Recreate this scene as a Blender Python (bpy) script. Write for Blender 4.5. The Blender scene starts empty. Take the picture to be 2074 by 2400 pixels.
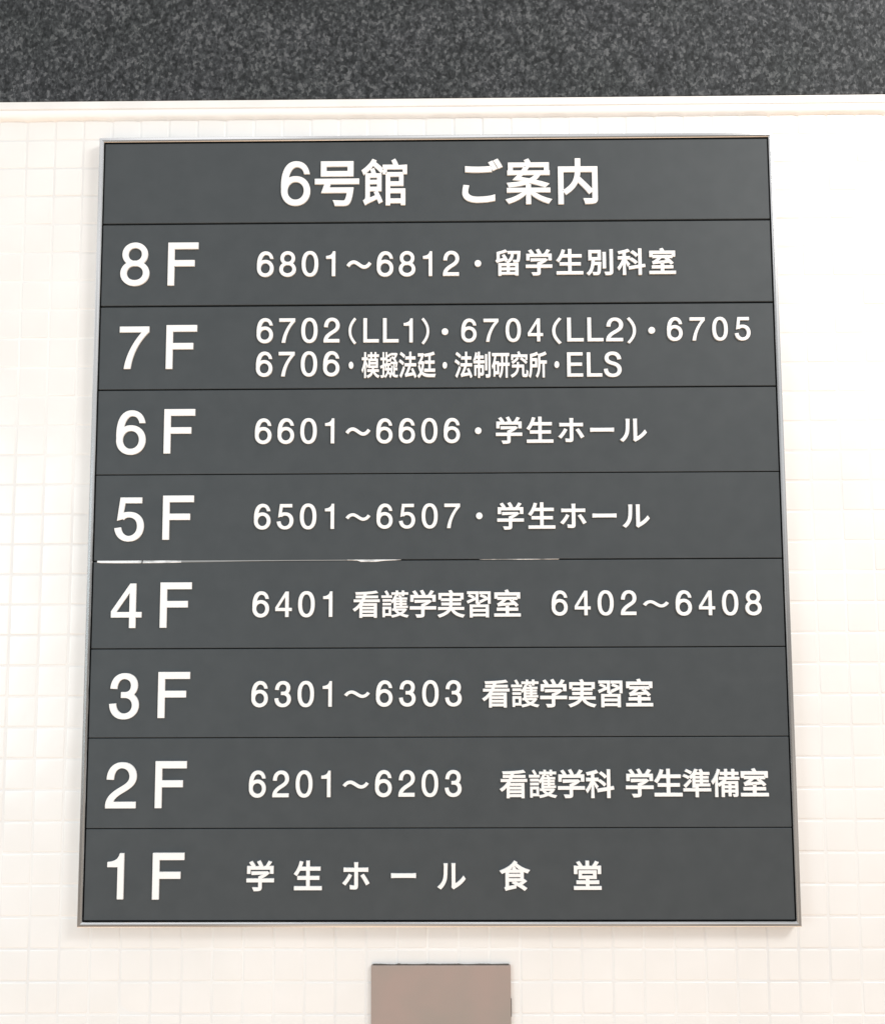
import bpy, bmesh, math, random
from mathutils import Vector
from mathutils.geometry import delaunay_2d_cdt

random.seed(7)
C = bpy.context.scene.collection
SC = bpy.context.scene
ZC = 1.75                      # height of the sign's centre above the floor

# ------------------------------------------------------------------ camera
cd = bpy.data.cameras.new('camera')
cam = bpy.data.objects.new('camera', cd)
C.objects.link(cam)
cam.location = (0.02067, -1.36439, ZC - 0.0972)
cam.rotation_euler = (math.pi / 2 + 0.0763732, 0.0043240, 0.0081191)
cd.sensor_fit = 'HORIZONTAL'
cd.sensor_width = 36.0
cd.lens = 36.0 * 1905.0 / 2074.0
cd.clip_start = 0.02
cd.clip_end = 200.0
SC.camera = cam

# ------------------------------------------------------------------ world: bright hall above, dim floor ahead, warm glow added below for the lower tiles
w = bpy.data.worlds.new('World')
SC.world = w
w.use_nodes = True
nt = w.node_tree
nt.nodes.clear()
out = nt.nodes.new('ShaderNodeOutputWorld')
bg = nt.nodes.new('ShaderNodeBackground')
tc = nt.nodes.new('ShaderNodeTexCoord')
sx = nt.nodes.new('ShaderNodeSeparateXYZ')
mr = nt.nodes.new('ShaderNodeMapRange')
mr.inputs['From Min'].default_value = -1
mr.inputs['From Max'].default_value = 1
rp = nt.nodes.new('ShaderNodeValToRGB')
WORLD_STOPS = [(0.0, (1.46, 1.03, 0.70)), (0.22, (1.36, 1.00, 0.71)), (0.32, (0.45, 0.41, 0.37)), (0.44, (0.30, 0.28, 0.26)),
               (0.56, (0.50, 0.51, 0.52)), (0.75, (0.95, 0.96, 0.98)), (1.0, (1.0, 1.0, 1.0))]
el = rp.color_ramp.elements
while len(el) < len(WORLD_STOPS):
    el.new(0.5)
for e, (p, c) in zip(el, WORLD_STOPS):
    e.position = p
    e.color = (*c, 1)
nt.links.new(tc.outputs['Generated'], sx.inputs[0])
nt.links.new(sx.outputs['Z'], mr.inputs['Value'])
nt.links.new(mr.outputs[0], rp.inputs[0])
# the surroundings are not even: darker openings and brighter fittings
wn = nt.nodes.new('ShaderNodeTexNoise')
wn.inputs['Scale'].default_value = 6.0
wn.inputs['Detail'].default_value = 1.0
wm = nt.nodes.new('ShaderNodeMapRange')
wm.inputs['From Min'].default_value = 0.38
wm.inputs['From Max'].default_value = 0.62
wm.inputs['To Min'].default_value = 0.50
wm.inputs['To Max'].default_value = 1.54
wx = nt.nodes.new('ShaderNodeVectorMath')
wx.operation = 'SCALE'
nt.links.new(tc.outputs['Generated'], wn.inputs[0])
nt.links.new(wn.outputs[0], wm.inputs[0])
nt.links.new(rp.outputs[0], wx.inputs[0])
nt.links.new(wm.outputs[0], wx.inputs['Scale'])
nt.links.new(wx.outputs[0], bg.inputs[0])
bg.inputs[1].default_value = 0.80
nt.links.new(bg.outputs[0], out.inputs[0])


def area(name, loc, target, size, power, col, sy=None):
    d = bpy.data.lights.new(name, 'AREA')
    d.shape = 'RECTANGLE'
    d.size = size
    d.size_y = sy or size
    d.energy = power
    d.color = col
    o = bpy.data.objects.new(name, d)
    C.objects.link(o)
    o.location = loc
    o.rotation_euler = (Vector(target) - Vector(loc)).to_track_quat('-Z', 'Y').to_euler()
    return o


area('ceiling_lamp', (2.0, -1.8, ZC + 1.7), (0.5, 0, ZC - 0.1), 1.0, 44, (1.0, 0.975, 0.93), 0.6)
area('cool_left_fill', (-2.4, -2.2, ZC - 0.3), (-0.6, 0, ZC - 0.35), 1.2, 20, (0.74, 0.92, 1.0), 1.6)  # unseen cool area lamp, added to tint and lift the left side

SC.view_settings.view_transform = 'Standard'
SC.view_settings.look = 'None'
SC.view_settings.exposure = 0.36
SC.view_settings.gamma = 1.0
SC.view_settings.use_curve_mapping = False
SC.render.engine = 'CYCLES'
SC.cycles.use_denoising = True
SC.cycles.max_bounces = 8


# ------------------------------------------------------------------ materials
def mat(name, col, rough=0.5, metal=0.0, spec=0.5, coat=0.0):
    m = bpy.data.materials.new(name)
    m.use_nodes = True
    b = m.node_tree.nodes['Principled BSDF']
    b.inputs['Base Color'].default_value = (*col, 1)
    b.inputs['Roughness'].default_value = rough
    b.inputs['Metallic'].default_value = metal
    b.inputs['Specular IOR Level'].default_value = spec
    b.inputs['Coat Weight'].default_value = coat
    return m


def noise_col(m, c0, c1, scale, p0=0.35, p1=0.65, detail=4.0, stretch=(1, 1, 1)):
    """base colour varying between two tones by a 3D noise in object space"""
    t = m.node_tree
    b = t.nodes['Principled BSDF']
    tc = t.nodes.new('ShaderNodeTexCoord')
    mp = t.nodes.new('ShaderNodeMapping')
    mp.inputs['Scale'].default_value = stretch
    n = t.nodes.new('ShaderNodeTexNoise')
    n.inputs['Scale'].default_value = scale
    n.inputs['Detail'].default_value = detail
    r = t.nodes.new('ShaderNodeValToRGB')
    r.color_ramp.elements[0].position = p0
    r.color_ramp.elements[0].color = (*c0, 1)
    r.color_ramp.elements[1].position = p1
    r.color_ramp.elements[1].color = (*c1, 1)
    t.links.new(tc.outputs['Object'], mp.inputs[0])
    t.links.new(mp.outputs[0], n.inputs[0])
    t.links.new(n.outputs[0], r.inputs[0])
    t.links.new(r.outputs[0], b.inputs['Base Color'])
    return t, b, mp, n


def bump(m, scale, strength, dist=0.001, detail=3.0, stretch=(1, 1, 1)):
    t = m.node_tree
    b = t.nodes['Principled BSDF']
    tc = t.nodes.new('ShaderNodeTexCoord')
    mp = t.nodes.new('ShaderNodeMapping')
    mp.inputs['Scale'].default_value = stretch
    n = t.nodes.new('ShaderNodeTexNoise')
    n.inputs['Scale'].default_value = scale
    n.inputs['Detail'].default_value = detail
    bp = t.nodes.new('ShaderNodeBump')
    bp.inputs['Strength'].default_value = strength
    bp.inputs['Distance'].default_value = dist
    t.links.new(tc.outputs['Object'], mp.inputs[0])
    t.links.new(mp.outputs[0], n.inputs[0])
    t.links.new(n.outputs[0], bp.inputs['Height'])
    t.links.new(bp.outputs[0], b.inputs['Normal'])


M = {}
M['tile'] = mat('white_glazed_tile', (0.80, 0.79, 0.77), 0.22)
noise_col(M['tile'], (0.825, 0.820, 0.808), (0.865, 0.861, 0.853), 9.0, 0.3, 0.7, 2.0)
bump(M['tile'], 22, 0.12, 0.002, 2.0)
M['grout'] = mat('pale_grout', (0.72, 0.715, 0.70), 0.9)
noise_col(M['grout'], (0.745, 0.745, 0.745), (0.90, 0.897, 0.885), 3.2)
M['panel'] = mat('dark_grey_satin_panel', (0.056, 0.064, 0.068), 0.58, spec=0.3)
noise_col(M['panel'], (0.0545, 0.0638, 0.0705), (0.0615, 0.0712, 0.0780), 34, 0.3, 0.7, 8.0)
bump(M['panel'], 900, 0.06, 0.0003, 2.0)
M['letter'] = mat('white_letter', (0.90, 0.90, 0.90), 0.4)
M['frame'] = mat('stainless_steel', (0.76, 0.755, 0.75), 0.15, 1.0)
bump(M['frame'], 60, 0.05, 0.0006, 2.0)
M['glint'] = mat('glint_aluminium', (0.88, 0.88, 0.88), 0.38, 0.6)  # pale metal for the modelled glint on a slat edge
noise_col(M['glint'], (0.30, 0.31, 0.31), (0.92, 0.92, 0.92), 30, 0.36, 0.52, 4.0, (1, 1, 3))
M['faint_glint'] = mat('faint_glint_aluminium', (0.30, 0.31, 0.31), 0.5, 0.5)  # greyer metal where the modelled glint fades
M['back'] = mat('black_backing', (0.026, 0.028, 0.029), 0.7)
M['trim'] = mat('white_painted_trim', (0.76, 0.755, 0.745), 0.35)
noise_col(M['trim'], (0.80, 0.797, 0.79), (0.86, 0.857, 0.85), 14)
M['sealant'] = mat('white_sealant', (0.89, 0.89, 0.885), 0.5)
M['taupe'] = mat('taupe_coated_steel', (0.34, 0.275, 0.235), 0.42)
noise_col(M['taupe'], (0.325, 0.284, 0.256), (0.375, 0.294, 0.266), 9, 0.35, 0.62, 3.0)
bump(M['taupe'], 500, 0.05, 0.0004)
M['dirt'] = mat('grimy_sealant', (0.09, 0.075, 0.065), 0.8)

# dark granite: fine crystals, some pale flecks
g = mat('dark_granite', (0.055, 0.058, 0.06), 0.7, spec=0.25)
t = g.node_tree
b = t.nodes['Principled BSDF']
tcn = t.nodes.new('ShaderNodeTexCoord')
mpn = t.nodes.new('ShaderNodeMapping')
mpn.inputs['Scale'].default_value = (1.0, 1.0, 0.78)
mpn.inputs['Rotation'].default_value = (0, 0.25, 0)
n1 = t.nodes.new('ShaderNodeTexNoise')
n1.inputs['Scale'].default_value = 120
n1.inputs['Detail'].default_value = 6.0
n1.inputs['Roughness'].default_value = 0.65
r1 = t.nodes.new('ShaderNodeValToRGB')
STONE = [(0.34, (0.013, 0.0150, 0.0165)), (0.45, (0.028, 0.0315, 0.0345)), (0.56, (0.054, 0.059, 0.064)), (0.68, (0.125, 0.132, 0.138))]
el = r1.color_ramp.elements
while len(el) < 4:
    el.new(0.5)
for e, (p, c) in zip(el, STONE):
    e.position = p
    e.color = (*c, 1)
n2 = t.nodes.new('ShaderNodeTexNoise')
n2.inputs['Scale'].default_value = 7
n2.inputs['Detail'].default_value = 3
mx = t.nodes.new('ShaderNodeMixRGB')
mx.blend_type = 'MULTIPLY'
mx.inputs[0].default_value = 1.0
r2 = t.nodes.new('ShaderNodeValToRGB')
r2.color_ramp.elements[0].position = 0.3
r2.color_ramp.elements[0].color = (0.82, 0.85, 0.84, 1)
r2.color_ramp.elements[1].position = 0.7
r2.color_ramp.elements[1].color = (1.08, 1.07, 1.1, 1)
t.links.new(tcn.outputs['Object'], mpn.inputs[0])
t.links.new(mpn.outputs[0], n1.inputs[0])
t.links.new(tcn.outputs['Object'], n2.inputs[0])
vo = t.nodes.new('ShaderNodeTexVoronoi')        # single crystals
vo.inputs['Scale'].default_value = 230
bw = t.nodes.new('ShaderNodeSeparateColor')
mg = t.nodes.new('ShaderNodeMix')
mg.inputs[0].default_value = 0.24
t.links.new(mpn.outputs[0], vo.inputs[0])
t.links.new(vo.outputs['Color'], bw.inputs[0])
t.links.new(n1.outputs[0], mg.inputs[2])
t.links.new(bw.outputs[0], mg.inputs[3])
t.links.new(mg.outputs[0], r1.inputs[0])
t.links.new(n2.outputs[0], r2.inputs[0])
t.links.new(r1.outputs[0], mx.inputs[1])
t.links.new(r2.outputs[0], mx.inputs[2])
t.links.new(mx.outputs[0], b.inputs['Base Color'])
M['granite'] = g


# ------------------------------------------------------------------ helpers
def obj(name, bm, m, parent=None, smooth=False):
    me = bpy.data.meshes.new(name)
    bm.normal_update()
    bm.to_mesh(me)
    bm.free()
    for mm in (m if isinstance(m, list) else [m]):
        me.materials.append(mm)
    if smooth:
        for p in me.polygons:
            p.use_smooth = True
    o = bpy.data.objects.new(name, me)
    C.objects.link(o)
    if parent is not None:
        o.parent = parent
    return o


def thing(name, label, cat, loc):
    o = bpy.data.objects.new(name, None)
    o.empty_display_size = 0.05
    C.objects.link(o)
    o.location = loc
    o['label'] = label
    o['category'] = cat
    return o


def add_box(bm, x0, x1, y0, y1, z0, z1, bev=0.0, seg=2):
    r = bmesh.ops.create_cube(bm, size=1.0)
    vs = r['verts']
    for v in vs:
        v.co = Vector(((x0 + x1) / 2 + v.co.x * (x1 - x0), (y0 + y1) / 2 + v.co.y * (y1 - y0), (z0 + z1) / 2 + v.co.z * (z1 - z0)))
    if bev:
        es = list({e for v in vs for e in v.link_edges})
        bmesh.ops.bevel(bm, geom=es, offset=bev, segments=seg, profile=0.5, affect='EDGES')


def add_extrusion(bm, prof, x0, x1):
    """closed (y, z) profile swept along x"""
    a = [bm.verts.new((x0, y, z)) for y, z in prof]
    c = [bm.verts.new((x1, y, z)) for y, z in prof]
    n = len(prof)
    for i in range(n):
        bm.faces.new((a[i], a[(i + 1) % n], c[(i + 1) % n], c[i]))
    bm.faces.new(a[::-1])
    bm.faces.new(c)
    bmesh.ops.recalc_face_normals(bm, faces=bm.faces[:])


mm = 0.001
WALL_Y = 22 * mm               # tile faces, behind the front of the sign's frame (y = 0)

# ------------------------------------------------------------------ tiled wall
PX, PZ = 50.65, 51.4
bm = bmesh.new()
rng = random.Random(3)
def add_tile(bm, x0, x1, z0, z1):
    y = WALL_Y + rng.uniform(-0.25, 0.25) * mm
    tx, tz = rng.gauss(0, 0.0035), rng.gauss(0, 0.0035)
    cx, cz = (x0 + x1) / 2, (z0 + z1) / 2
    rings = []
    for ins, dep in ((0.0, 1.6), (0.05, 0.8), (0.5, 0.30), (1.3, 0.08), (2.4, 0.0)):
        i = ins * mm
        rr = []
        # rounded corners
        rad = max(0.8, 2.6 - ins) * mm
        X0, X1, Z0, Z1 = x0 + i, x1 - i, z0 + i, z1 - i
        for (qx, qz, a0) in ((X1 - rad, Z0 + rad, -90), (X1 - rad, Z1 - rad, 0), (X0 + rad, Z1 - rad, 90), (X0 + rad, Z0 + rad, 180)):
            for k in range(3):
                a = math.radians(a0 + 45 * k)
                px, pz = qx + rad * math.cos(a), qz + rad * math.sin(a)
                rr.append(bm.verts.new((px, y + dep * mm + (px - cx) * tx + (pz - cz) * tz, pz)))
        rings.append(rr)
    n = len(rings[0])
    for a, c in zip(rings, rings[1:]):
        for i in range(n):
            f = bm.faces.new((a[i], a[(i + 1) % n], c[(i + 1) % n], c[i]))
            f.smooth = True
    f = bm.faces.new(rings[-1])
    f.smooth = True
TOP = 713.0
J = 2.6                        # joint width
for i in range(-32, 33):
    xr = (640.5 + 50.65 * (i - 12)) * mm
    x0, x1 = xr - (PX - J / 2) * mm, xr - J / 2 * mm
    if x0 < -1.62 or x1 > 1.62:
        continue
    for k in range(-1, 46):
        zt = 676.0 - PZ * k
        zb = zt - PZ
        if k == -1:
            zt2 = TOP - 1.0
        else:
            zt2 = zt - J / 2
        add_tile(bm, x0 + rng.uniform(-.2, .2) * mm, x1 + rng.uniform(-.2, .2) * mm,
                 ZC + (zb + J / 2 + rng.uniform(-.25, .25)) * mm, ZC + (zt2 + rng.uniform(-.25, .25)) * mm)
wall = obj('tile_wall', bm, M['tile'])
wall['label'] = 'white wall of small square glazed tiles behind the dark directory sign'
wall['category'] = 'wall'
wall['kind'] = 'thing'
bm = bmesh.new()
add_box(bm, -1.62, 1.62, WALL_Y + 0.5 * mm, WALL_Y + 120 * mm, 0.0 + 0.03, ZC + TOP * mm)
obj('grout', bm, M['grout'], wall)

# ------------------------------------------------------------------ dark stone band over the tiles
bm = bmesh.new()
add_box(bm, -1.62, 1.62, 12 * mm, WALL_Y + 120 * mm, ZC + 743 * mm, ZC + 1.32, 0.0012)
gr = obj('stone_band', bm, M['granite'])
gr['label'] = 'dark flecked granite band running across the wall above the white tiles'
gr['category'] = 'stone cladding'

# white metal trim and the sealant bead between stone and tiles
bm = bmesh.new()
add_extrusion(bm, [(y * mm, ZC + z * mm) for y, z in
                   [(13.2, 742.6), (12.7, 742.3), (12.7, 741.6), (12.3, 729.0), (13.4, 728.2), (14.4, 727.8), (40, 727.4), (40, 742.6)]], -1.62, 1.62)
tr = obj('metal_trim', bm, M['trim'])
tr['label'] = 'thin white metal trim strip under the dark granite band'
tr['category'] = 'trim'
tr['kind'] = 'thing'
bm = bmesh.new()
N = 900
prev = None
for i in range(N + 1):
    x = -1.62 + 3.24 * i / N
    # the bead sags a little into every vertical joint
    ph = ((x / mm - 640.5) / PX) % 1.0
    d = min(ph, 1 - ph) * PX
    low = 711.6 - 1.3 * math.exp(-(d / 4.0) ** 2) + 0.5 * math.sin(x * 37) + 0.4 * math.sin(x * 91 + 1)
    ring = [bm.verts.new((x, y * mm, ZC + z * mm)) for y, z in
            ((14.4, 727.9), (13.6, 726.2), (13.4, 721.0), (13.9, 717.0), (15.6, 714.4), (19.0, low + 1.0), (22.4, low), (26.0, low), (26.0, 727.9))]
    if prev:
        for k in range(9):
            f = bm.faces.new((prev[k], ring[k], ring[(k + 1) % 9], prev[(k + 1) % 9]))
            f.smooth = k < 6
    prev = ring
bmesh.ops.recalc_face_normals(bm, faces=bm.faces[:])
obj('sealant_bead', bm, M['sealant'], tr)

# ------------------------------------------------------------------ lettering
# outlines of the characters, in thousandths of an em
GLYPH = {
    '号': [[(260,732),(736,732),(736,596),(260,596)], [(185,799),(185,530),(815,530),(815,799)], [(63,440),(63,371),(269,371),(203,191),(727,191),(713,115),(697,59),(681,21),(663,-1),(644,-9),(615,-10),(444,-2),(462,-38),(470,-74),(639,-77),(688,-71),(708,-63),(726,-50),(752,-17),(774,36),(794,116),(812,225),(816,259),(315,259),(352,371),(933,371),(933,440)]],
    '館': [[(521,572),(521,-78),(583,-78),(583,-34),(832,-34),(832,-74),(894,-74),(894,236),(583,236),(583,320),(856,320),(856,572)], [(583,31),(583,172),(832,172),(832,31)], [(583,510),(795,510),(795,382),(583,382)], [(642,818),(686,725),(459,725),(459,562),(516,562),(516,662),(871,662),(871,562),(930,562),(930,725),(724,725),(749,739),(727,792),(696,846)], [(343,359),(343,273),(166,273),(166,359)], [(343,416),(166,416),(166,493),(343,493)], [(281,170),(313,106),(166,44),(166,215),(405,215),(405,550),(298,550),(260,657),(205,638),(235,550),(103,550),(103,74),(101,55),(91,33),(77,17),(58,4),(89,-67),(142,-35),(336,55),(372,-37),(427,-7),(386,89),(332,194)], [(241,846),(199,781),(146,722),(88,669),(27,625),(58,556),(108,594),(157,639),(204,688),(246,742),(339,663),(412,589),(453,643),(376,718),(281,795),(297,823)]],
    'ご': [[(217,691),(217,610),(341,602),(482,599),(602,602),(751,611),(751,693),(625,683),(481,679),(339,682)], [(257,288),(176,296),(160,219),(155,157),(157,127),(165,99),(177,74),(193,51),(214,31),(239,13),(269,-2),(340,-24),(427,-35),(476,-36),(580,-33),(674,-26),(754,-14),(817,-1),(816,85),(750,69),(669,57),(575,49),(474,46),(436,47),(369,55),(341,62),(296,82),(278,94),(252,122),(243,139),(237,175),(242,231)], [(779,803),(725,780),(762,724),(807,640),(861,665)], [(889,843),(836,820),(881,753),(919,682),(974,706),(934,775)]],
    '案': [[(52,230),(52,166),(401,166),(325,111),(234,62),(135,23),(34,-5),(81,-66),(185,-32),(287,16),(380,74),(460,141),(460,-79),(535,-79),(535,146),(617,77),(713,17),(818,-32),(924,-68),(946,-35),(972,-5),(870,23),(769,62),(677,111),(599,166),(949,166),(949,230),(535,230),(535,313),(460,313),(460,230)], [(431,823),(466,765),(80,765),(80,621),(151,621),(151,701),(852,701),(852,621),(925,621),(925,765),(546,765),(494,846)], [(663,535),(635,503),(603,474),(566,449),(524,426),(307,465),(377,535)], [(190,427),(418,388),(342,370),(257,356),(61,339),(77,310),(89,278),(221,290),(339,308),(444,332),(536,363),(712,319),(854,274),(917,327),(782,367),(619,406),(657,433),(691,464),(721,498),(746,535),(940,535),(940,596),(432,596),(487,667),(420,689),(351,596),(64,596),(64,535),(298,535)]],
    '内': [[(99,669),(99,-82),(173,-82),(173,595),(462,595),(456,527),(441,455),(412,382),(390,346),(364,310),(333,276),(295,242),(251,210),(199,179),(229,152),(253,122),(343,184),(412,251),(463,320),(498,392),(635,257),(695,192),(742,135),(804,184),(748,247),(676,319),(521,464),(533,531),(538,595),(829,595),(829,20),(824,1),(804,-5),(645,-3),(661,-41),(671,-79),(800,-77),(858,-67),(879,-55),(893,-38),(901,-13),(903,19),(903,669),(539,669),(539,840),(463,840),(463,669)]],
    '留': [[(244,121),(466,121),(466,19),(244,19)], [(244,180),(244,278),(466,278),(466,180)], [(764,121),(764,19),(537,19),(537,121)], [(764,180),(537,180),(537,278),(764,278)], [(169,340),(169,-80),(244,-80),(244,-43),(764,-43),(764,-76),(842,-76),(842,340)], [(501,785),(501,718),(618,718),(602,623),(583,567),(571,541),(538,495),(517,474),(466,437),(435,422),(460,397),(479,369),(514,388),(572,431),(596,455),(634,510),(648,540),(670,606),(689,718),(843,718),(830,537),(821,491),(811,468),(799,460),(780,458),(681,462),(694,430),(700,396),(813,396),(847,404),(873,424),(889,456),(900,517),(909,613),(917,753),(918,785)], [(118,392),(179,417),(393,478),(416,420),(482,448),(462,497),(435,553),(366,664),(305,639),(365,538),(188,494),(188,709),(327,743),(451,784),(400,839),(341,816),(270,793),(115,754),(115,535),(113,514),(106,487),(94,467),(78,450)]],
    '学': [[(460,347),(460,275),(60,275),(60,204),(460,204),(460,14),(455,-1),(435,-7),(269,-6),(288,-42),(302,-78),(429,-75),(487,-65),(510,-55),(525,-40),(534,-17),(536,13),(536,204),(945,204),(945,275),(536,275),(536,315),(604,347),(670,385),(731,426),(784,469),(735,506),(719,502),(228,502),(228,436),(635,436),(550,387)], [(424,824),(468,748),(500,674),(280,674),(318,693),(277,760),(221,830),(159,802),(207,738),(246,674),(80,674),(80,475),(152,475),(152,606),(853,606),(853,475),(928,475),(928,674),(763,674),(861,808),(785,834),(739,753),(683,674),(520,674),(572,694),(539,770),(490,849)]],
    '生': [[(239,824),(206,718),(163,618),(112,528),(54,453),(121,408),(176,484),(226,573),(463,573),(463,352),(165,352),(165,280),(463,280),(463,25),(55,25),(55,-48),(949,-48),(949,25),(541,25),(541,280),(865,280),(865,352),(541,352),(541,573),(901,573),(901,646),(541,646),(541,840),(463,840),(463,646),(259,646),(290,725),(315,807)]],
    '別': [[(593,720),(593,165),(666,165),(666,720)], [(838,821),(838,20),(832,0),(812,-6),(659,-5),(687,-81),(800,-79),(839,-74),(868,-67),(888,-55),(902,-38),(910,-14),(913,20),(913,821)], [(164,727),(419,727),(419,534),(164,534)], [(95,794),(95,466),(205,466),(198,374),(186,281),(166,191),(152,147),(115,67),(92,31),(65,-2),(33,-31),(62,-54),(86,-82),(111,-59),(155,-7),(173,21),(204,82),(238,183),(260,291),(426,291),(410,76),(400,23),(388,-3),(374,-12),(353,-14),(239,-9),(251,-36),(260,-76),(383,-76),(421,-68),(435,-60),(448,-47),(465,-11),(478,58),(488,167),(497,327),(498,358),(269,358),(278,466),(491,466),(491,794)]],
    '科': [[(503,727),(594,656),(633,619),(663,585),(715,633),(684,667),(643,704),(551,771)], [(463,466),(562,393),(606,354),(640,319),(690,368),(655,403),(611,441),(510,510)], [(372,826),(306,802),(226,780),(53,745),(74,687),(212,709),(212,558),(43,558),(43,488),(202,488),(167,400),(124,314),(77,235),(28,172),(67,103),(105,156),(143,219),(179,290),(212,365),(212,-78),(286,-78),(286,387),(340,306),(379,238),(425,296),(286,469),(286,488),(434,488),(434,558),(286,558),(286,725),(356,744),(418,766)], [(422,190),(433,118),(762,172),(762,-78),(836,-78),(836,185),(965,206),(954,275),(836,256),(836,841),(762,841),(762,244)]],
    '室': [[(149,216),(149,150),(461,150),(461,16),(59,16),(59,-52),(945,-52),(945,16),(538,16),(538,150),(856,150),(856,216),(538,216),(538,321),(461,321),(461,216)], [(190,303),(223,311),(300,320),(746,356),(803,292),(861,333),(823,376),(773,424),(664,516),(609,479),(690,410),(303,383),(388,451),(470,528),(835,528),(835,593),(173,593),(173,528),(373,528),(304,463),(236,408),(199,384),(168,372)], [(435,829),(474,751),(70,751),(70,574),(143,574),(143,683),(855,683),(855,574),(931,574),(931,751),(558,751),(536,800),(507,850)]],
    '模': [[(472,417),(820,417),(820,345),(472,345)], [(472,542),(820,542),(820,472),(472,472)], [(732,840),(732,757),(578,757),(578,840),(507,840),(507,757),(360,757),(360,693),(507,693),(507,618),(578,618),(578,693),(732,693),(732,618),(805,618),(805,693),(945,693),(945,757),(805,757),(805,840)], [(402,599),(402,289),(606,289),(591,206),(340,206),(340,142),(569,142),(533,89),(481,44),(409,8),(312,-20),(335,-49),(352,-80),(394,-69),(466,-43),(497,-28),(550,6),(572,25),(609,67),(623,90),(647,140),(660,113),(692,64),(711,42),(754,2),(803,-32),(830,-46),(920,-80),(941,-48),(966,-18),(886,6),(818,41),(762,86),(719,142),(943,142),(943,206),(666,206),(679,289),(893,289),(893,599)], [(175,840),(175,647),(50,647),(50,577),(175,577),(149,471),(115,367),(75,273),(32,197),(72,124),(100,174),(127,233),(175,372),(175,-79),(247,-79),(247,436),(318,286),(366,340),(247,535),(247,577),(350,577),(350,647),(247,647),(247,840)]],
    '擬': [[(550,790),(478,752),(390,717),(390,839),(326,839),(326,601),(330,560),(344,534),(372,521),(418,517),(536,517),(571,522),(595,539),(609,572),(617,624),(586,633),(560,647),(552,588),(544,578),(529,575),(425,575),(396,580),(391,588),(390,601),(390,661),(515,704),(594,742)], [(159,840),(159,638),(42,638),(42,568),(159,568),(159,378),(28,331),(49,259),(159,301),(159,4),(155,-10),(141,-14),(50,-14),(71,-80),(155,-77),(192,-67),(207,-56),(217,-42),(223,-22),(225,4),(225,327),(313,361),(280,299),(331,266),(357,313),(379,368),(424,368),(424,296),(423,249),(278,249),(278,188),(415,188),(405,150),(390,111),(355,53),(303,-3),(257,-37),(301,-81),(352,-40),(393,2),(425,47),(449,92),(495,46),(531,4),(572,54),(470,153),(478,188),(592,188),(592,249),(486,249),(487,295),(487,368),(581,368),(581,429),(398,429),(416,506),(356,518),(339,439),(314,365),(301,431),(225,402),(225,568),(299,568),(299,638),(225,638),(225,840)], [(590,484),(590,422),(740,422),(740,35),(719,56),(701,83),(684,117),(670,159),(681,242),(686,334),(626,338),(615,183),(594,84),(572,26),(558,0),(523,-46),(573,-82),(597,-49),(618,-14),(649,65),(662,40),(690,0),(706,-15),(739,-39),(797,-59),(862,-65),(949,-65),(959,-28),(970,-3),(866,-3),(800,4),(800,196),(937,196),(937,258),(800,258),(800,422),(885,422),(862,316),(909,301),(928,368),(951,475),(913,486),(904,484)], [(632,646),(691,612),(747,572),(797,531),(835,492),(880,540),(849,572),(809,605),(881,689),(944,781),(899,810),(887,806),(605,806),(605,746),(844,746),(805,691),(760,640),(675,690)]],
    '法': [[(95,775),(200,720),(285,662),(328,725),(241,780),(137,829)], [(42,503),(144,451),(227,395),(269,457),(184,511),(83,559)], [(76,-16),(139,-67),(232,90),(321,257),(266,306),(169,131)], [(386,-45),(414,-36),(477,-25),(829,21),(875,-79),(941,-45),(911,20),(868,94),(817,169),(764,240),(704,211),(793,82),(476,47),(568,187),(653,345),(937,345),(937,416),(673,416),(673,597),(896,597),(896,668),(673,668),(673,840),(598,840),(598,668),(383,668),(383,597),(598,597),(598,416),(339,416),(339,345),(563,345),(496,212),(424,95),(390,51),(375,37),(360,30)]],
    '廷': [[(878,835),(779,810),(659,788),(400,756),(413,725),(420,694),(626,714),(626,509),(431,509),(431,438),(626,438),(626,212),(386,212),(386,139),(948,139),(948,212),(704,212),(704,438),(919,438),(919,509),(704,509),(704,725),(819,746),(919,771)], [(95,387),(104,400),(132,417),(282,417),(270,348),(254,284),(234,226),(211,173),(186,208),(163,249),(125,345),(64,322),(87,258),(114,202),(143,152),(175,109),(144,67),(110,30),(73,-2),(33,-29),(62,-53),(88,-81),(126,-53),(162,-21),(196,16),(227,58),(255,37),(316,2),(349,-12),(419,-33),(535,-51),(664,-56),(936,-56),(949,-17),(967,19),(666,17),(549,22),(442,38),(377,57),(346,69),(289,101),(263,120),(296,194),(323,277),(345,370),(361,474),(317,486),(304,485),(193,485),(274,612),(352,756),(305,787),(283,777),(53,777),(53,708),(249,708),(192,602),(131,509),(97,468),(65,447)]],
    '制': [[(676,748),(676,194),(747,194),(747,748)], [(854,830),(854,23),(850,7),(834,2),(700,3),(725,-76),(835,-72),(885,-62),(905,-50),(918,-33),(926,-9),(928,24),(928,830)], [(142,816),(124,743),(101,673),(73,608),(41,552),(108,524),(158,627),(289,627),(289,522),(45,522),(45,453),(289,453),(289,351),(91,351),(91,2),(159,2),(159,283),(289,283),(289,-79),(361,-79),(361,283),(500,283),(500,78),(497,67),(486,64),(400,65),(413,32),(421,-1),(501,2),(538,11),(553,21),(563,35),(569,76),(569,351),(361,351),(361,453),(604,453),(604,522),(361,522),(361,627),(565,627),(565,696),(361,696),(361,836),(289,836),(289,696),(183,696),(212,802)]],
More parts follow.
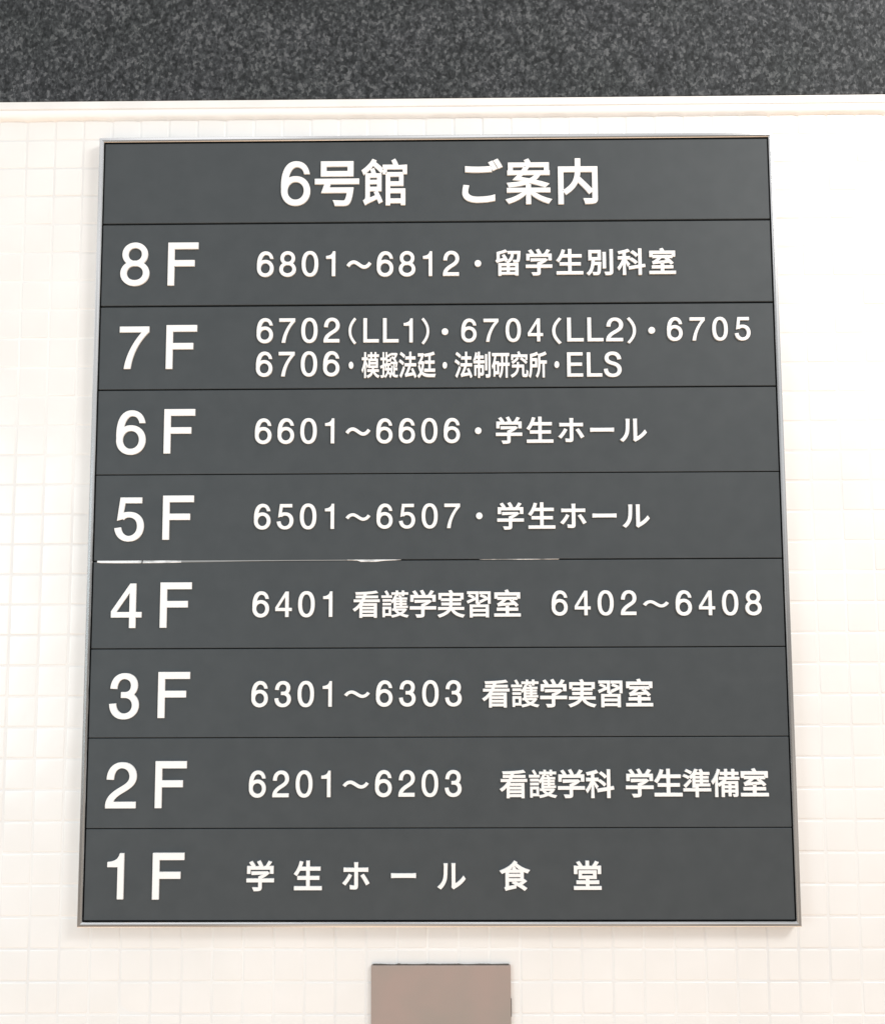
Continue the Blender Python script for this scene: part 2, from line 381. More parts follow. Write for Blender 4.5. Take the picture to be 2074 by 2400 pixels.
    '研': [[(775,714),(775,426),(612,426),(612,714)], [(429,426),(429,354),(540,354),(536,285),(527,215),(502,112),(474,47),(456,16),(411,-41),(469,-84),(518,-22),(538,12),(569,84),(581,121),(598,198),(607,276),(611,354),(775,354),(775,-80),(847,-80),(847,354),(960,354),(960,426),(847,426),(847,714),(940,714),(940,785),(457,785),(457,714),(541,714),(541,426)], [(51,785),(51,716),(176,716),(152,604),(120,500),(80,407),(32,328),(52,287),(66,247),(119,329),(119,-34),(183,-34),(183,46),(386,46),(386,479),(184,479),(219,595),(247,716),(403,716),(403,785)], [(183,411),(319,411),(319,113),(183,113)]],
    '究': [[(384,629),(319,584),(247,542),(172,506),(101,477),(151,423),(225,456),(302,497),(376,544),(445,595)], [(567,588),(725,507),(798,462),(855,422),(908,469),(848,509),(774,551),(617,629)], [(387,451),(387,358),(117,358),(117,288),(385,288),(376,235),(354,181),(316,127),(289,100),(256,74),(217,49),(171,26),(56,-18),(84,-48),(107,-79),(175,-55),(233,-30),(283,-2),(326,27),(361,58),(390,90),(413,122),(431,155),(453,222),(462,288),(662,288),(662,41),(667,-10),(682,-42),(712,-58),(759,-63),(865,-63),(896,-59),(909,-55),(930,-37),(938,-25),(954,34),(962,127),(920,143),(893,158),(890,80),(885,35),(875,14),(858,9),(771,9),(754,10),(744,15),(739,25),(738,42),(738,358),(463,358),(463,451)], [(420,828),(467,732),(77,732),(77,563),(152,563),(152,665),(846,665),(846,568),(924,568),(924,732),(558,732),(531,789),(498,847)]],
    '所': [[(534,739),(534,406),(527,258),(514,181),(504,143),(475,69),(455,34),(432,0),(404,-32),(440,-60),(462,-82),(492,-48),(518,-11),(540,28),(573,111),(585,154),(601,241),(609,326),(611,406),(611,429),(766,429),(766,-77),(841,-77),(841,429),(958,429),(958,501),(611,501),(611,684),(728,705),(814,724),(893,747),(939,764),(888,828),(816,801),(727,776)], [(172,361),(172,391),(172,521),(370,521),(370,361)], [(441,819),(396,802),(315,779),(223,760),(98,741),(98,391),(94,250),(82,138),(56,31),(29,-34),(90,-82),(115,-27),(143,65),(160,163),(170,293),(442,293),(442,589),(172,589),(172,685),(286,702),(369,719),(445,740),(489,756)]],
    'ホ': [[(342,380),(272,414),(235,348),(187,276),(134,208),(81,153),(150,106),(198,163),(252,234),(302,310)], [(760,414),(692,377),(735,320),(781,250),(859,111),(933,152),(836,310)], [(112,616),(112,531),(198,535),(475,535),(475,527),(475,84),(473,67),(466,55),(453,48),(436,46),(375,49),(321,57),(328,-22),(470,-29),(509,-24),(536,-9),(551,16),(556,50),(556,527),(556,535),(821,535),(902,532),(902,615),(820,610),(556,610),(556,713),(562,784),(468,784),(475,713),(475,610),(197,610)]],
    'ー': [[(102,433),(102,335),(241,340),(790,340),(897,335),(897,433),(789,428),(241,428)]],
    'ル': [[(524,21),(577,-23),(611,0),(701,51),(793,116),(879,192),(952,277),(905,345),(840,265),(765,195),(687,139),(613,99),(613,676),(617,750),(525,750),(530,676),(530,77)], [(66,26),(141,-24),(200,33),(250,99),(290,172),(319,250),(331,308),(342,419),(350,675),(355,747),(263,747),(270,674),(263,428),(252,326),(240,272),(212,201),(173,135),(124,76)]],
    '看': [[(332,214),(768,214),(768,144),(332,144)], [(332,267),(332,335),(768,335),(768,267)], [(332,92),(768,92),(768,18),(332,18)], [(826,832),(682,811),(504,796),(309,787),(118,783),(128,754),(133,725),(408,731),(386,662),(132,662),(132,602),(364,602),(330,527),(59,527),(59,465),(296,465),(244,388),(184,318),(113,256),(33,202),(59,173),(81,143),(131,175),(177,211),(260,291),(260,-82),(332,-82),(332,-42),(768,-42),(768,-82),(843,-82),(843,395),(340,395),(382,465),(941,465),(941,527),(413,527),(446,602),(883,602),(883,662),(468,662),(491,735),(699,752),(874,778)]],
    '護': [[(82,538),(82,478),(361,478),(361,538)], [(82,406),(82,347),(361,347),(361,406)], [(41,670),(41,608),(395,608),(395,670)], [(152,814),(194,746),(226,680),(286,715),(252,778),(209,844)], [(81,273),(81,-67),(146,-67),(146,-19),(362,-19),(362,273)], [(146,210),(297,210),(297,44),(146,44)], [(806,156),(752,108),(685,67),(619,108),(567,156)], [(416,211),(416,156),(530,156),(498,145),(551,87),(617,37),(501,2),(380,-21),(399,-50),(413,-81),(553,-50),(620,-28),(684,-2),(741,-27),(802,-49),(866,-67),(931,-80),(949,-49),(973,-20),(859,2),(754,36),(801,68),(843,105),(879,145),(909,191),(866,214),(853,211)], [(637,661),(678,594),(536,594),(563,661),(552,664),(609,664),(609,717),(754,717),(754,664),(821,664),(821,717),(960,717),(960,776),(821,776),(821,840),(754,840),(754,776),(609,776),(609,840),(543,840),(543,776),(393,776),(393,717),(543,717),(543,667),(502,678),(478,620),(448,566),(413,517),(374,475),(414,416),(468,479),(468,227),(531,227),(531,255),(946,255),(946,305),(749,305),(749,358),(904,358),(904,403),(749,403),(749,453),(904,453),(904,497),(749,497),(749,545),(924,545),(924,594),(743,594),(720,638),(689,682)], [(686,453),(686,403),(531,403),(531,453)], [(686,497),(531,497),(531,545),(686,545)], [(686,358),(686,305),(531,305),(531,358)]],
    '実': [[(433,825),(458,785),(476,741),(77,741),(77,548),(151,548),(151,674),(845,674),(845,555),(535,555),(535,642),(459,642),(459,555),(162,555),(162,492),(459,492),(459,404),(178,404),(178,342),(457,342),(451,296),(439,249),(62,249),(62,183),(405,183),(356,127),(283,74),(183,25),(52,-19),(78,-50),(98,-80),(153,-62),(250,-23),(291,-3),(362,40),(392,63),(441,110),(461,134),(492,183),(499,183),(519,148),(567,85),(595,57),(658,9),(694,-12),(772,-46),(815,-60),(909,-82),(930,-48),(955,-16),(832,10),(760,36),(727,52),(668,88),(642,109),(597,157),(578,183),(943,183),(943,249),(518,249),(528,296),(533,342),(832,342),(832,404),(535,404),(535,492),(845,492),(845,548),(922,548),(922,741),(560,741),(538,794),(506,843)]],
    '習': [[(125,647),(212,613),(284,574),(317,628),(244,664),(158,695)], [(542,640),(637,608),(716,571),(748,627),(667,662),(574,691)], [(260,117),(747,117),(747,16),(260,16)], [(260,177),(260,274),(747,274),(747,177)], [(94,795),(94,731),(391,731),(391,597),(82,469),(109,407),(391,534),(391,402),(451,402),(421,334),(185,334),(185,-83),(260,-83),(260,-43),(747,-43),(747,-83),(825,-83),(825,334),(495,334),(539,413),(461,428),(461,795)], [(512,792),(512,728),(820,728),(820,604),(516,475),(546,414),(820,545),(820,393),(888,393),(888,792)]],
    '準': [[(115,783),(202,743),(275,700),(314,759),(241,799),(153,835)], [(40,613),(127,576),(199,536),(237,594),(163,631),(77,665)], [(67,295),(119,237),(214,342),(305,450),(264,500),(162,387)], [(459,257),(459,185),(53,185),(53,116),(459,116),(459,-81),(536,-81),(536,116),(951,116),(951,185),(536,185),(536,257)], [(581,816),(620,733),(459,733),(508,824),(437,846),(399,772),(352,701),(298,638),(239,584),(271,562),(299,537),(358,597),(358,240),(431,240),(431,284),(923,284),(923,346),(684,346),(684,422),(877,422),(877,474),(684,474),(684,548),(875,548),(875,599),(684,599),(684,673),(907,673),(907,733),(704,733),(653,835)], [(613,346),(431,346),(431,422),(613,422)], [(613,548),(613,474),(431,474),(431,548)], [(613,599),(431,599),(431,673),(613,673)]],
    '備': [[(233,840),(194,725),(146,616),(92,517),(32,432),(72,355),(113,411),(152,473),(152,-78),(225,-78),(225,616),(267,717),(302,820)], [(710,836),(710,738),(543,738),(543,836),(471,836),(471,738),(319,738),(319,668),(471,668),(471,572),(291,572),(291,502),(436,502),(394,453),(346,409),(293,370),(238,337),(283,276),(371,338),(371,-78),(443,-78),(443,74),(602,74),(602,-56),(670,-56),(670,74),(828,74),(828,-3),(825,-12),(816,-15),(747,-15),(769,-75),(837,-73),(871,-65),(885,-55),(893,-43),(899,-3),(899,423),(459,423),(518,502),(944,502),(944,572),(783,572),(783,668),(919,668),(919,738),(783,738),(783,836)], [(543,572),(543,668),(710,668),(710,572)], [(602,219),(602,132),(443,132),(443,219)], [(670,219),(828,219),(828,132),(670,132)], [(602,277),(443,277),(443,360),(602,360)], [(670,277),(670,360),(828,360),(828,277)]],
    '食': [[(708,365),(708,276),(290,276),(290,365)], [(708,423),(290,423),(290,506),(708,506)], [(438,153),(543,99),(651,38),(749,-23),(826,-78),(880,-26),(800,29),(699,89),(788,145),(873,206),(817,249),(783,221),(783,542),(854,511),(925,486),(947,521),(975,552),(853,592),(736,647),(630,714),(571,763),(545,789),(563,814),(496,847),(471,812),(411,747),(377,717),(301,660),(260,634),(174,588),(38,534),(64,504),(86,473),(216,529),(216,49),(215,32),(208,12),(197,-3),(182,-14),(199,-45),(211,-78),(282,-56),(535,-2),(535,63),(290,18),(290,214),(774,214),(638,123),(487,198)], [(428,649),(478,568),(287,568),(346,606),(403,648),(455,693),(503,740),(553,692),(608,648),(668,606),(732,568),(555,568),(528,618),(494,668)]],
    '堂': [[(295,472),(706,472),(706,361),(295,361)], [(225,533),(225,301),(461,301),(461,201),(152,201),(152,135),(461,135),(461,14),(66,14),(66,-52),(937,-52),(937,14),(536,14),(536,135),(862,135),(862,201),(536,201),(536,301),(780,301),(780,533)], [(768,833),(726,763),(676,696),(722,679),(536,679),(536,841),(461,841),(461,679),(284,679),(323,696),(284,761),(231,829),(165,802),(210,740),(246,679),(72,679),(72,461),(142,461),(142,613),(858,613),(858,461),(931,461),(931,679),(744,679),(794,738),(845,806)]],
}
# (slat, kind, character, x, z, width, height) in millimetres on the sign; # marks a character fitted to a box
LAYOUT = [
    (0, 'title', '6', -243.0, 543.8, 77.90, 77.90),
    (0, 'title', '号', -213.2, 550.3, 84.64, 87.60),
    (0, 'title', '館', -129.1, 550.3, 84.64, 87.60),
    (0, 'title', 'ご', 35.9, 550.5, 80.97, 85.23),
    (0, 'title', '案', 121.3, 550.5, 80.97, 85.23),
    (0, 'title', '内', 206.8, 550.5, 80.97, 85.23),
    (1, 'floor', '#8', -520.1, 440.3, 50.09, 77.18),
    (1, 'floor', '#F', -436.8, 440.2, 52.22, 76.13),
    (2, 'floor', '#7', -518.1, 293.1, 50.62, 74.05),
    (2, 'floor', '#F', -436.7, 293.9, 52.62, 76.72),
    (3, 'floor', '#6', -519.7, 145.7, 49.85, 76.72),
    (3, 'floor', '#F', -437.1, 147.5, 52.55, 76.46),
    (4, 'floor', '#5', -519.0, -2.8, 49.56, 74.63),
    (4, 'floor', '#F', -436.2, -0.0, 52.13, 74.86),
    (5, 'floor', '#4', -520.1, -147.8, 51.16, 74.25),
    (5, 'floor', '#F', -437.2, -146.9, 52.52, 75.51),
    (6, 'floor', '#3', -520.0, -297.4, 49.22, 75.65),
    (6, 'floor', '#F', -437.3, -295.5, 52.67, 75.28),
    (7, 'floor', '#2', -521.5, -442.2, 51.13, 74.07),
    (7, 'floor', '#F', -439.3, -441.3, 51.54, 75.51),
    (8, 'floor', '#1', -527.0, -587.7, 27.16, 72.87),
    (8, 'floor', '#F', -440.4, -587.7, 51.69, 73.74),
    (1, 'room', '6', -294.1, 416.8, 43.92, 43.92),
    (1, 'room', '8', -255.5, 416.8, 43.92, 43.92),
    (1, 'room', '0', -216.9, 416.8, 43.92, 43.92),
    (1, 'room', '1', -178.4, 416.8, 43.92, 43.92),
    (1, 'room', '#~', -132.2, 436.8, 43.01, 14.85),
    (1, 'room', '6', -87.2, 415.8, 43.55, 43.55),
    (1, 'room', '8', -49.2, 415.8, 43.55, 43.55),
    (1, 'room', '1', -11.2, 415.8, 43.55, 43.55),
    (1, 'room', '2', 26.7, 415.8, 43.55, 43.55),
    (1, 'room', '#.', 72.9, 437.3, 11.30, 11.61),
    (1, 'room', '留', 100.5, 420.0, 49.05, 48.36),
    (1, 'room', '学', 153.5, 420.0, 49.05, 48.36),
    (1, 'room', '生', 206.5, 420.0, 49.05, 48.36),
    (1, 'room', '別', 259.6, 420.0, 49.05, 48.36),
    (1, 'room', '科', 312.6, 420.0, 49.05, 48.36),
    (1, 'room', '室', 365.7, 420.0, 49.05, 48.36),
    (2, 'room', '6', -293.6, 300.0, 42.74, 42.74),
    (2, 'room', '7', -255.3, 300.0, 42.74, 42.74),
    (2, 'room', '0', -217.0, 300.0, 42.74, 42.74),
    (2, 'room', '2', -178.7, 300.0, 42.74, 42.74),
    (2, 'room', '#(', -143.0, 319.8, 13.13, 46.76),
    (2, 'room', '#L', -111.1, 320.8, 26.47, 42.50),
    (2, 'room', '#L', -77.3, 320.6, 26.67, 42.50),
    (2, 'room', '#1', -47.4, 320.1, 15.62, 41.85),
    (2, 'room', '#)', -18.0, 318.9, 13.12, 46.72),
    (2, 'room', '#.', 15.6, 317.6, 11.24, 11.46),
    (2, 'room', '6', 56.6, 299.5, 40.06, 40.06),
    (2, 'room', '7', 94.5, 299.5, 40.06, 40.06),
    (2, 'room', '0', 132.5, 299.5, 40.06, 40.06),
    (2, 'room', '4', 170.4, 299.5, 40.06, 40.06),
    (2, 'room', '#(', 207.1, 317.8, 15.97, 46.47),
    (2, 'room', '#L', 238.7, 319.8, 28.01, 41.54),
    (2, 'room', '#L', 272.9, 319.8, 27.10, 41.54),
    (2, 'room', '#2', 305.7, 319.5, 29.49, 41.22),
    (2, 'room', '#)', 334.6, 317.7, 15.04, 46.12),
    (2, 'room', '#.', 369.1, 317.5, 11.43, 11.68),
    (2, 'room', '6', 408.5, 299.3, 40.28, 40.28),
    (2, 'room', '7', 447.1, 299.3, 40.28, 40.28),
    (2, 'room', '0', 485.7, 299.3, 40.28, 40.28),
    (2, 'room', '5', 524.3, 299.3, 40.28, 40.28),
    (2, 'room', '6', -294.0, 241.4, 42.67, 42.67),
    (2, 'room', '7', -255.6, 241.4, 42.67, 42.67),
    (2, 'room', '0', -217.3, 241.4, 42.67, 42.67),
    (2, 'room', '6', -179.0, 241.4, 42.67, 42.67),
    (2, 'room', '#.', -145.2, 260.0, 7.90, 12.25),
    (2, 'room', '模', -127.8, 242.2, 31.55, 47.18),
    (2, 'room', '擬', -95.9, 242.2, 31.55, 47.18),
    (2, 'room', '法', -63.9, 242.2, 31.55, 47.18),
    (2, 'room', '廷', -32.0, 242.2, 31.55, 47.18),
    (2, 'room', '#.', 15.1, 258.9, 7.73, 11.37),
    (2, 'room', '法', 31.4, 241.5, 31.65, 47.24),
    (2, 'room', '制', 63.1, 241.5, 31.65, 47.24),
    (2, 'room', '研', 94.8, 241.5, 31.65, 47.24),
    (2, 'room', '究', 126.4, 241.5, 31.65, 47.24),
    (2, 'room', '所', 158.1, 241.5, 31.65, 47.24),
    (2, 'room', '#.', 206.1, 258.9, 8.12, 11.57),
    (2, 'room', '#E', 237.2, 258.9, 27.02, 42.18),
    (2, 'room', '#L', 270.3, 258.7, 25.81, 42.18),
    (2, 'room', '#S', 301.2, 258.8, 30.00, 44.00),
    (3, 'room', '6', -294.1, 125.2, 42.89, 42.89),
    (3, 'room', '6', -255.6, 125.2, 42.89, 42.89),
    (3, 'room', '0', -217.0, 125.2, 42.89, 42.89),
    (3, 'room', '1', -178.4, 125.2, 42.89, 42.89),
    (3, 'room', '#~', -132.9, 145.2, 42.31, 14.31),
    (3, 'room', '6', -88.0, 125.0, 42.05, 42.05),
    (3, 'room', '6', -49.9, 125.0, 42.05, 42.05),
    (3, 'room', '0', -11.7, 125.0, 42.05, 42.05),
    (3, 'room', '6', 26.5, 125.0, 42.05, 42.05),
    (3, 'room', '#.', 71.2, 145.5, 11.11, 11.23),
    (3, 'room', '学', 99.2, 127.5, 48.09, 48.04),
    (3, 'room', '生', 151.8, 127.5, 48.09, 48.04),
    (3, 'room', 'ホ', 204.4, 127.5, 48.09, 48.04),
    (3, 'room', 'ー', 257.0, 127.5, 48.09, 48.04),
    (3, 'room', 'ル', 309.6, 127.5, 48.09, 48.04),
    (4, 'room', '6', -293.9, -20.4, 42.50, 42.50),
    (4, 'room', '5', -255.2, -20.4, 42.50, 42.50),
    (4, 'room', '0', -216.5, -20.4, 42.50, 42.50),
    (4, 'room', '1', -177.8, -20.4, 42.50, 42.50),
    (4, 'room', '#~', -132.3, -0.5, 41.96, 12.87),
    (4, 'room', '6', -87.5, -20.0, 41.38, 41.38),
    (4, 'room', '5', -49.5, -20.0, 41.38, 41.38),
    (4, 'room', '0', -11.6, -20.0, 41.38, 41.38),
    (4, 'room', '7', 26.4, -20.0, 41.38, 41.38),
    (4, 'room', '#.', 71.9, 0.5, 10.82, 11.25),
    (4, 'room', '学', 100.2, -18.4, 48.23, 47.83),
    (4, 'room', '生', 152.8, -18.4, 48.23, 47.83),
    (4, 'room', 'ホ', 205.5, -18.4, 48.23, 47.83),
    (4, 'room', 'ー', 258.2, -18.4, 48.23, 47.83),
    (4, 'room', 'ル', 310.9, -18.4, 48.23, 47.83),
    (5, 'room', '6', -294.6, -167.6, 42.38, 42.38),
    (5, 'room', '4', -256.4, -167.6, 42.38, 42.38),
    (5, 'room', '0', -218.1, -167.6, 42.38, 42.38),
    (5, 'room', '1', -179.8, -167.6, 42.38, 42.38),
    (5, 'room', '看', -141.1, -164.8, 47.64, 47.63),
    (5, 'room', '護', -94.1, -164.8, 47.64, 47.63),
    (5, 'room', '学', -47.2, -164.8, 47.64, 47.63),
    (5, 'room', '実', -0.2, -164.8, 47.64, 47.63),
    (5, 'room', '習', 46.7, -164.8, 47.64, 47.63),
    (5, 'room', '室', 93.7, -164.8, 47.64, 47.63),
    (5, 'room', '6', 204.7, -166.6, 40.73, 40.73),
    (5, 'room', '4', 243.0, -166.6, 40.73, 40.73),
    (5, 'room', '0', 281.3, -166.6, 40.73, 40.73),
    (5, 'room', '2', 319.6, -166.6, 40.73, 40.73),
    (5, 'room', '#~', 365.1, -148.1, 43.16, 12.03),
    (5, 'room', '6', 411.3, -167.3, 40.87, 40.87),
    (5, 'room', '4', 449.8, -167.3, 40.87, 40.87),
    (5, 'room', '0', 488.4, -167.3, 40.87, 40.87),
    (5, 'room', '8', 526.9, -167.3, 40.87, 40.87),
    (6, 'room', '6', -294.5, -315.5, 41.68, 41.68),
    (6, 'room', '3', -256.2, -315.5, 41.68, 41.68),
    (6, 'room', '0', -217.9, -315.5, 41.68, 41.68),
    (6, 'room', '1', -179.7, -315.5, 41.68, 41.68),
    (6, 'room', '#~', -132.9, -295.3, 42.66, 12.06),
    (6, 'room', '6', -87.7, -315.2, 41.82, 41.82),
    (6, 'room', '3', -49.5, -315.2, 41.82, 41.82),
    (6, 'room', '0', -11.3, -315.2, 41.82, 41.82),
    (6, 'room', '3', 26.8, -315.2, 41.82, 41.82),
    (6, 'room', '看', 73.8, -313.0, 47.91, 47.70),
    (6, 'room', '護', 121.1, -313.0, 47.91, 47.70),
    (6, 'room', '学', 168.3, -313.0, 47.91, 47.70),
    (6, 'room', '実', 215.6, -313.0, 47.91, 47.70),
    (6, 'room', '習', 262.9, -313.0, 47.91, 47.70),
    (6, 'room', '室', 310.1, -313.0, 47.91, 47.70),
    (7, 'room', '6', -296.4, -461.9, 42.26, 42.26),
    (7, 'room', '2', -257.9, -461.9, 42.26, 42.26),
    (7, 'room', '0', -219.5, -461.9, 42.26, 42.26),
    (7, 'room', '1', -181.0, -461.9, 42.26, 42.26),
    (7, 'room', '#~', -134.6, -442.0, 42.94, 12.61),
    (7, 'room', '6', -88.9, -461.5, 42.01, 42.01),
    (7, 'room', '2', -50.7, -461.5, 42.01, 42.01),
    (7, 'room', '0', -12.6, -461.5, 42.01, 42.01),
    (7, 'room', '3', 25.6, -461.5, 42.01, 42.01),
    (7, 'room', '看', 101.6, -459.6, 47.58, 47.66),
    (7, 'room', '護', 148.5, -459.6, 47.58, 47.66),
    (7, 'room', '学', 195.5, -459.6, 47.58, 47.66),
    (7, 'room', '科', 242.5, -459.6, 47.58, 47.66),
    (7, 'room', '学', 306.8, -458.7, 48.79, 47.38),
    (7, 'room', '生', 353.7, -458.7, 48.79, 47.38),
    (7, 'room', '準', 400.7, -458.7, 48.79, 47.38),
    (7, 'room', '備', 447.6, -458.7, 48.79, 47.38),
    (7, 'room', '室', 494.6, -458.7, 48.79, 47.38),
    (8, 'room', '学', -314.2, -606.5, 48.45, 49.74),
    (8, 'room', '生', -236.2, -606.5, 48.45, 49.74),
    (8, 'room', 'ホ', -158.2, -606.5, 48.45, 49.74),
    (8, 'room', 'ー', -80.2, -606.5, 48.45, 49.74),
    (8, 'room', 'ル', -2.3, -606.5, 48.45, 49.74),
    (8, 'room', '食', 100.3, -606.4, 48.99, 48.56),
    (8, 'room', '堂', 218.8, -606.4, 48.99, 48.56),
]


def bez(p, n=14):
    """chain of cubic beziers: p0, (c1, c2, p3), ... -> polyline"""
    out = [Vector(p[0])]
    i = 1
    while i < len(p):
        a, b_, c, d = out[-1], Vector(p[i]), Vector(p[i + 1]), Vector(p[i + 2])
        for k in range(1, n + 1):
            t_ = k / n
            s_ = 1 - t_
            out.append(a * s_ ** 3 + b_ * 3 * s_ * s_ * t_ + c * 3 * s_ * t_ * t_ + d * t_ ** 3)
        i += 3
    return out


def stroke(line, wd, wfun=None):
    L, R_ = [], []
    n = len(line)
    for i, p in enumerate(line):
        d = (line[min(i + 1, n - 1)] - line[max(i - 1, 0)]).normalized()
        q = Vector((-d.y, d.x)) * (wd if wfun is None else wfun(d)) / 2
        L.append(p + q)
        R_.append(p - q)
    return [tuple(v) for v in L + R_[::-1]]


def ell(cx, cy, a, b_, n=2.0, k=56):
    r = []
    for i in range(k):
        t_ = 2 * math.pi * i / k
        c, s_ = math.cos(t_), math.sin(t_)
        r.append((cx + a * math.copysign(abs(c) ** (2 / n), c), cy + b_ * math.copysign(abs(s_) ** (2 / n), s_)))
    return r


TH = lambda d: 0.128 + 0.022 * abs(d.y)       # a little heavier on uprights
# every sign: a list of pieces (one layer each), every piece a list of loops
OWN = {}
OWN['0'] = [[ell(0, .5, .325, .515, 2.3), ell(0, .5, .178, .385, 2.2)]]
arm6 = bez([(.315, .716), (.285, .9), (.18, 1.015), (.01, 1.015), (-.2, 1.015), (-.327, .82), (-.327, .45), (-.327, .4), (-.325, .36), (-.31, .3)])
arm6 += [Vector((-.22, .36))]
arm6 += bez([(-.18, .46), (-.17, .7), (-.09, .875), (.02, .878), (.11, .88), (.165, .82), (.185, .716)])
OWN['6'] = [[ell(0, .327, .326, .342, 2.1), ell(0, .330, .182, .205, 2.05)], [[tuple(v) for v in arm6]]]
OWN['8'] = [[ell(0, .735, .288, .28, 2.05), ell(0, .732, .152, .152, 2.05)], [ell(0, .285, .327, .30, 2.05), ell(0, .292, .184, .168, 2.05)]]
OWN['3'] = [[stroke(bez([(-.232, .665), (-.225, .84), (-.13, .947), (.0, .947), (.135, .947), (.222, .86), (.222, .735), (.222, .62), (.15, .528), (.02, .528), (-.02, .528), (-.04, .528), (-.07, .528)]), .13, TH)],
            [stroke(bez([(-.07, .5265), (-.04, .5265), (-.01, .5265), (.02, .5265), (.17, .5265), (.252, .42), (.252, .295), (.252, .155), (.14, .052), (0, .052), (-.15, .052), (-.245, .16), (-.252, .335)]), .13, TH)]]
OWN['2'] = [[stroke(bez([(-.232, .63), (-.228, .83), (-.13, .947), (.01, .947), (.15, .947), (.245, .84), (.245, .695), (.245, .47), (-.02, .43), (-.17, .26), (-.225, .195), (-.25, .13), (-.253, .03)]), .13, TH)],
            [[(-.327, 0), (.31, 0), (.31, .14), (-.245, .14), (-.31, .08)]]]
OWN['5'] = [[[(-.21, 1), (.275, 1), (.275, .865), (-.10, .865), (-.145, .60), (-.155, .50), (-.278, .463)]],
            [stroke(bez([(-.185, .525), (-.15, .575), (-.09, .605), (-.01, .605), (.15, .605), (.25, .495), (.25, .335), (.25, .17), (.14, .052), (-.01, .052), (-.15, .052), (-.245, .155), (-.26, .305)]), .13, TH)]]
leg7 = bez([(.32, .87), (.12, .66), (-.03, .38), (-.072, 0)]) + bez([(-.215, 0), (-.17, .34), (-.03, .62), (.16, .865)])
OWN['7'] = [[[(-.32, 1), (-.32, .862), (.32, .862), (.32, 1)]], [[tuple(v) for v in leg7]]]
OWN['4'] = [[[(.2, 0), (.2, .235), (.325, .235), (.325, .36), (.2, .36), (.2, 1), (.075, 1), (-.325, .375), (-.325, .235), (.066, .235), (.066, 0)],
             [(.066, .36), (.066, .79), (-.21, .36)]]]
one = bez([(.025, 1), (.0, .88), (-.09, .815), (-.243, .81)], 8)
OWN['1'] = [[[(.12, 0), (.12, 1)] + [tuple(v) for v in one] + [(-.243, .70), (-.017, .70), (-.017, 0)]]]
OWN['F'] = [[[(0, 0), (.147, 0), (.147, .445), (.61, .445), (.61, .59), (.147, .59), (.147, .848), (.69, .848), (.69, 1), (0, 1)]]]
OWN['L'] = [[[(0, 0), (.62, 0), (.62, .135), (.145, .135), (.145, 1), (0, 1)]]]
OWN['E'] = [[[(0, 0), (.65, 0), (.65, .13), (.145, .13), (.145, .445), (.61, .445), (.61, .575), (.145, .575), (.145, .87), (.64, .87), (.64, 1), (0, 1)]]]
OWN['S'] = [[stroke(bez([(.255, .70), (.24, .86), (.14, .945), (0, .945), (-.14, .945), (-.235, .87), (-.235, .755), (-.235, .62), (-.1, .57), (.01, .54), (.14, .505), (.26, .44), (.26, .285), (.26, .14), (.15, .055), (0, .055), (-.16, .055), (-.265, .15), (-.27, .32)]), .13, TH)]]
OWN['('] = [[stroke(bez([(.15, 1), (-.02, .8), (-.06, .65), (-.06, .5), (-.06, .35), (-.02, .2), (.15, 0)]), .1)]]
OWN[')'] = [[[(-x, y) for x, y in OWN['('][0][0]]]]
OWN['~'] = [[stroke(bez([(-.46, -.06), (-.38, .06), (-.30, .1), (-.21, .1), (-.08, .1), (.08, -.1), (.21, -.1), (.30, -.1), (.38, -.05), (.46, .07)]), .135)]]
OWN['.'] = [[ell(0, 0, .5, .5)]]
DENSE = {'護': 13, '擬': 13, '模': 16, '備': 15, '準': 16, '館': 16, '看': 17, '習': 17, '実': 19, '留': 18, '究': 18, '案': 18}


def embolden(loops, d):
    res = []
    for lp in loops:
        n = len(lp)
        r = []
        for i in range(n):
            p, a, c = Vector(lp[i]), Vector(lp[i - 1]), Vector(lp[(i + 1) % n])
            u, v = (p - a).normalized(), (c - p).normalized()
            nu, nv = Vector((u.y, -u.x)), Vector((v.y, -v.x))
            m_ = nu + nv
            k = m_.length_squared
            q = m_ * (2 / k) if k > 0.35 else (nu + nv) * 1.6
            if q.length > 1.9:
                q = q.normalized() * 1.9
            r.append(tuple(p + q * d))
        res.append(r)
    return res


def area2(lp):
    return sum(lp[i - 1][0] * lp[i][1] - lp[i][0] * lp[i - 1][1] for i in range(len(lp)))


def glyph_loops(item):
    """loops of one character in sign millimetres, as a list of layers"""
    row, grp, ch, x, z, sx_, sz_ = item
    if ch in GLYPH:
        lps = GLYPH[ch]
        big = max(lps, key=lambda l: abs(area2(l)))
        d = DENSE.get(ch, 22)
        lps = embolden(lps, d if area2(big) > 0 else -d)
        return [[[(x + px * sx_ / 1000, z + py * sz_ / 1000) for px, py in l] for l in lps]]
    if ch[0] == '#':
        g_ = OWN[ch[1]]
        xs = [p[0] for pc in g_ for l in pc for p in l]
        ys = [p[1] for pc in g_ for l in pc for p in l]
        x0, x1, y0, y1 = min(xs), max(xs), min(ys), max(ys)
        return [[[(x + ((px - x0) / (x1 - x0) - .5) * sx_, z + ((py - y0) / (y1 - y0) - .5) * sz_) for px, py in l] for l in pc] for pc in g_]
    g_ = OWN[ch]
    return [[[(x + px * sx_, z + py * sz_) for px, py in l] for l in pc] for pc in g_]


KINDS = {'ホ': 'kana', 'ー': 'kana', 'ル': 'kana', 'ご': 'kana', '~': 'wave_dash', '.': 'dot', '(': 'bracket', ')': 'bracket',
         'F': 'letter', 'L': 'letter', 'E': 'letter', 'S': 'letter'}


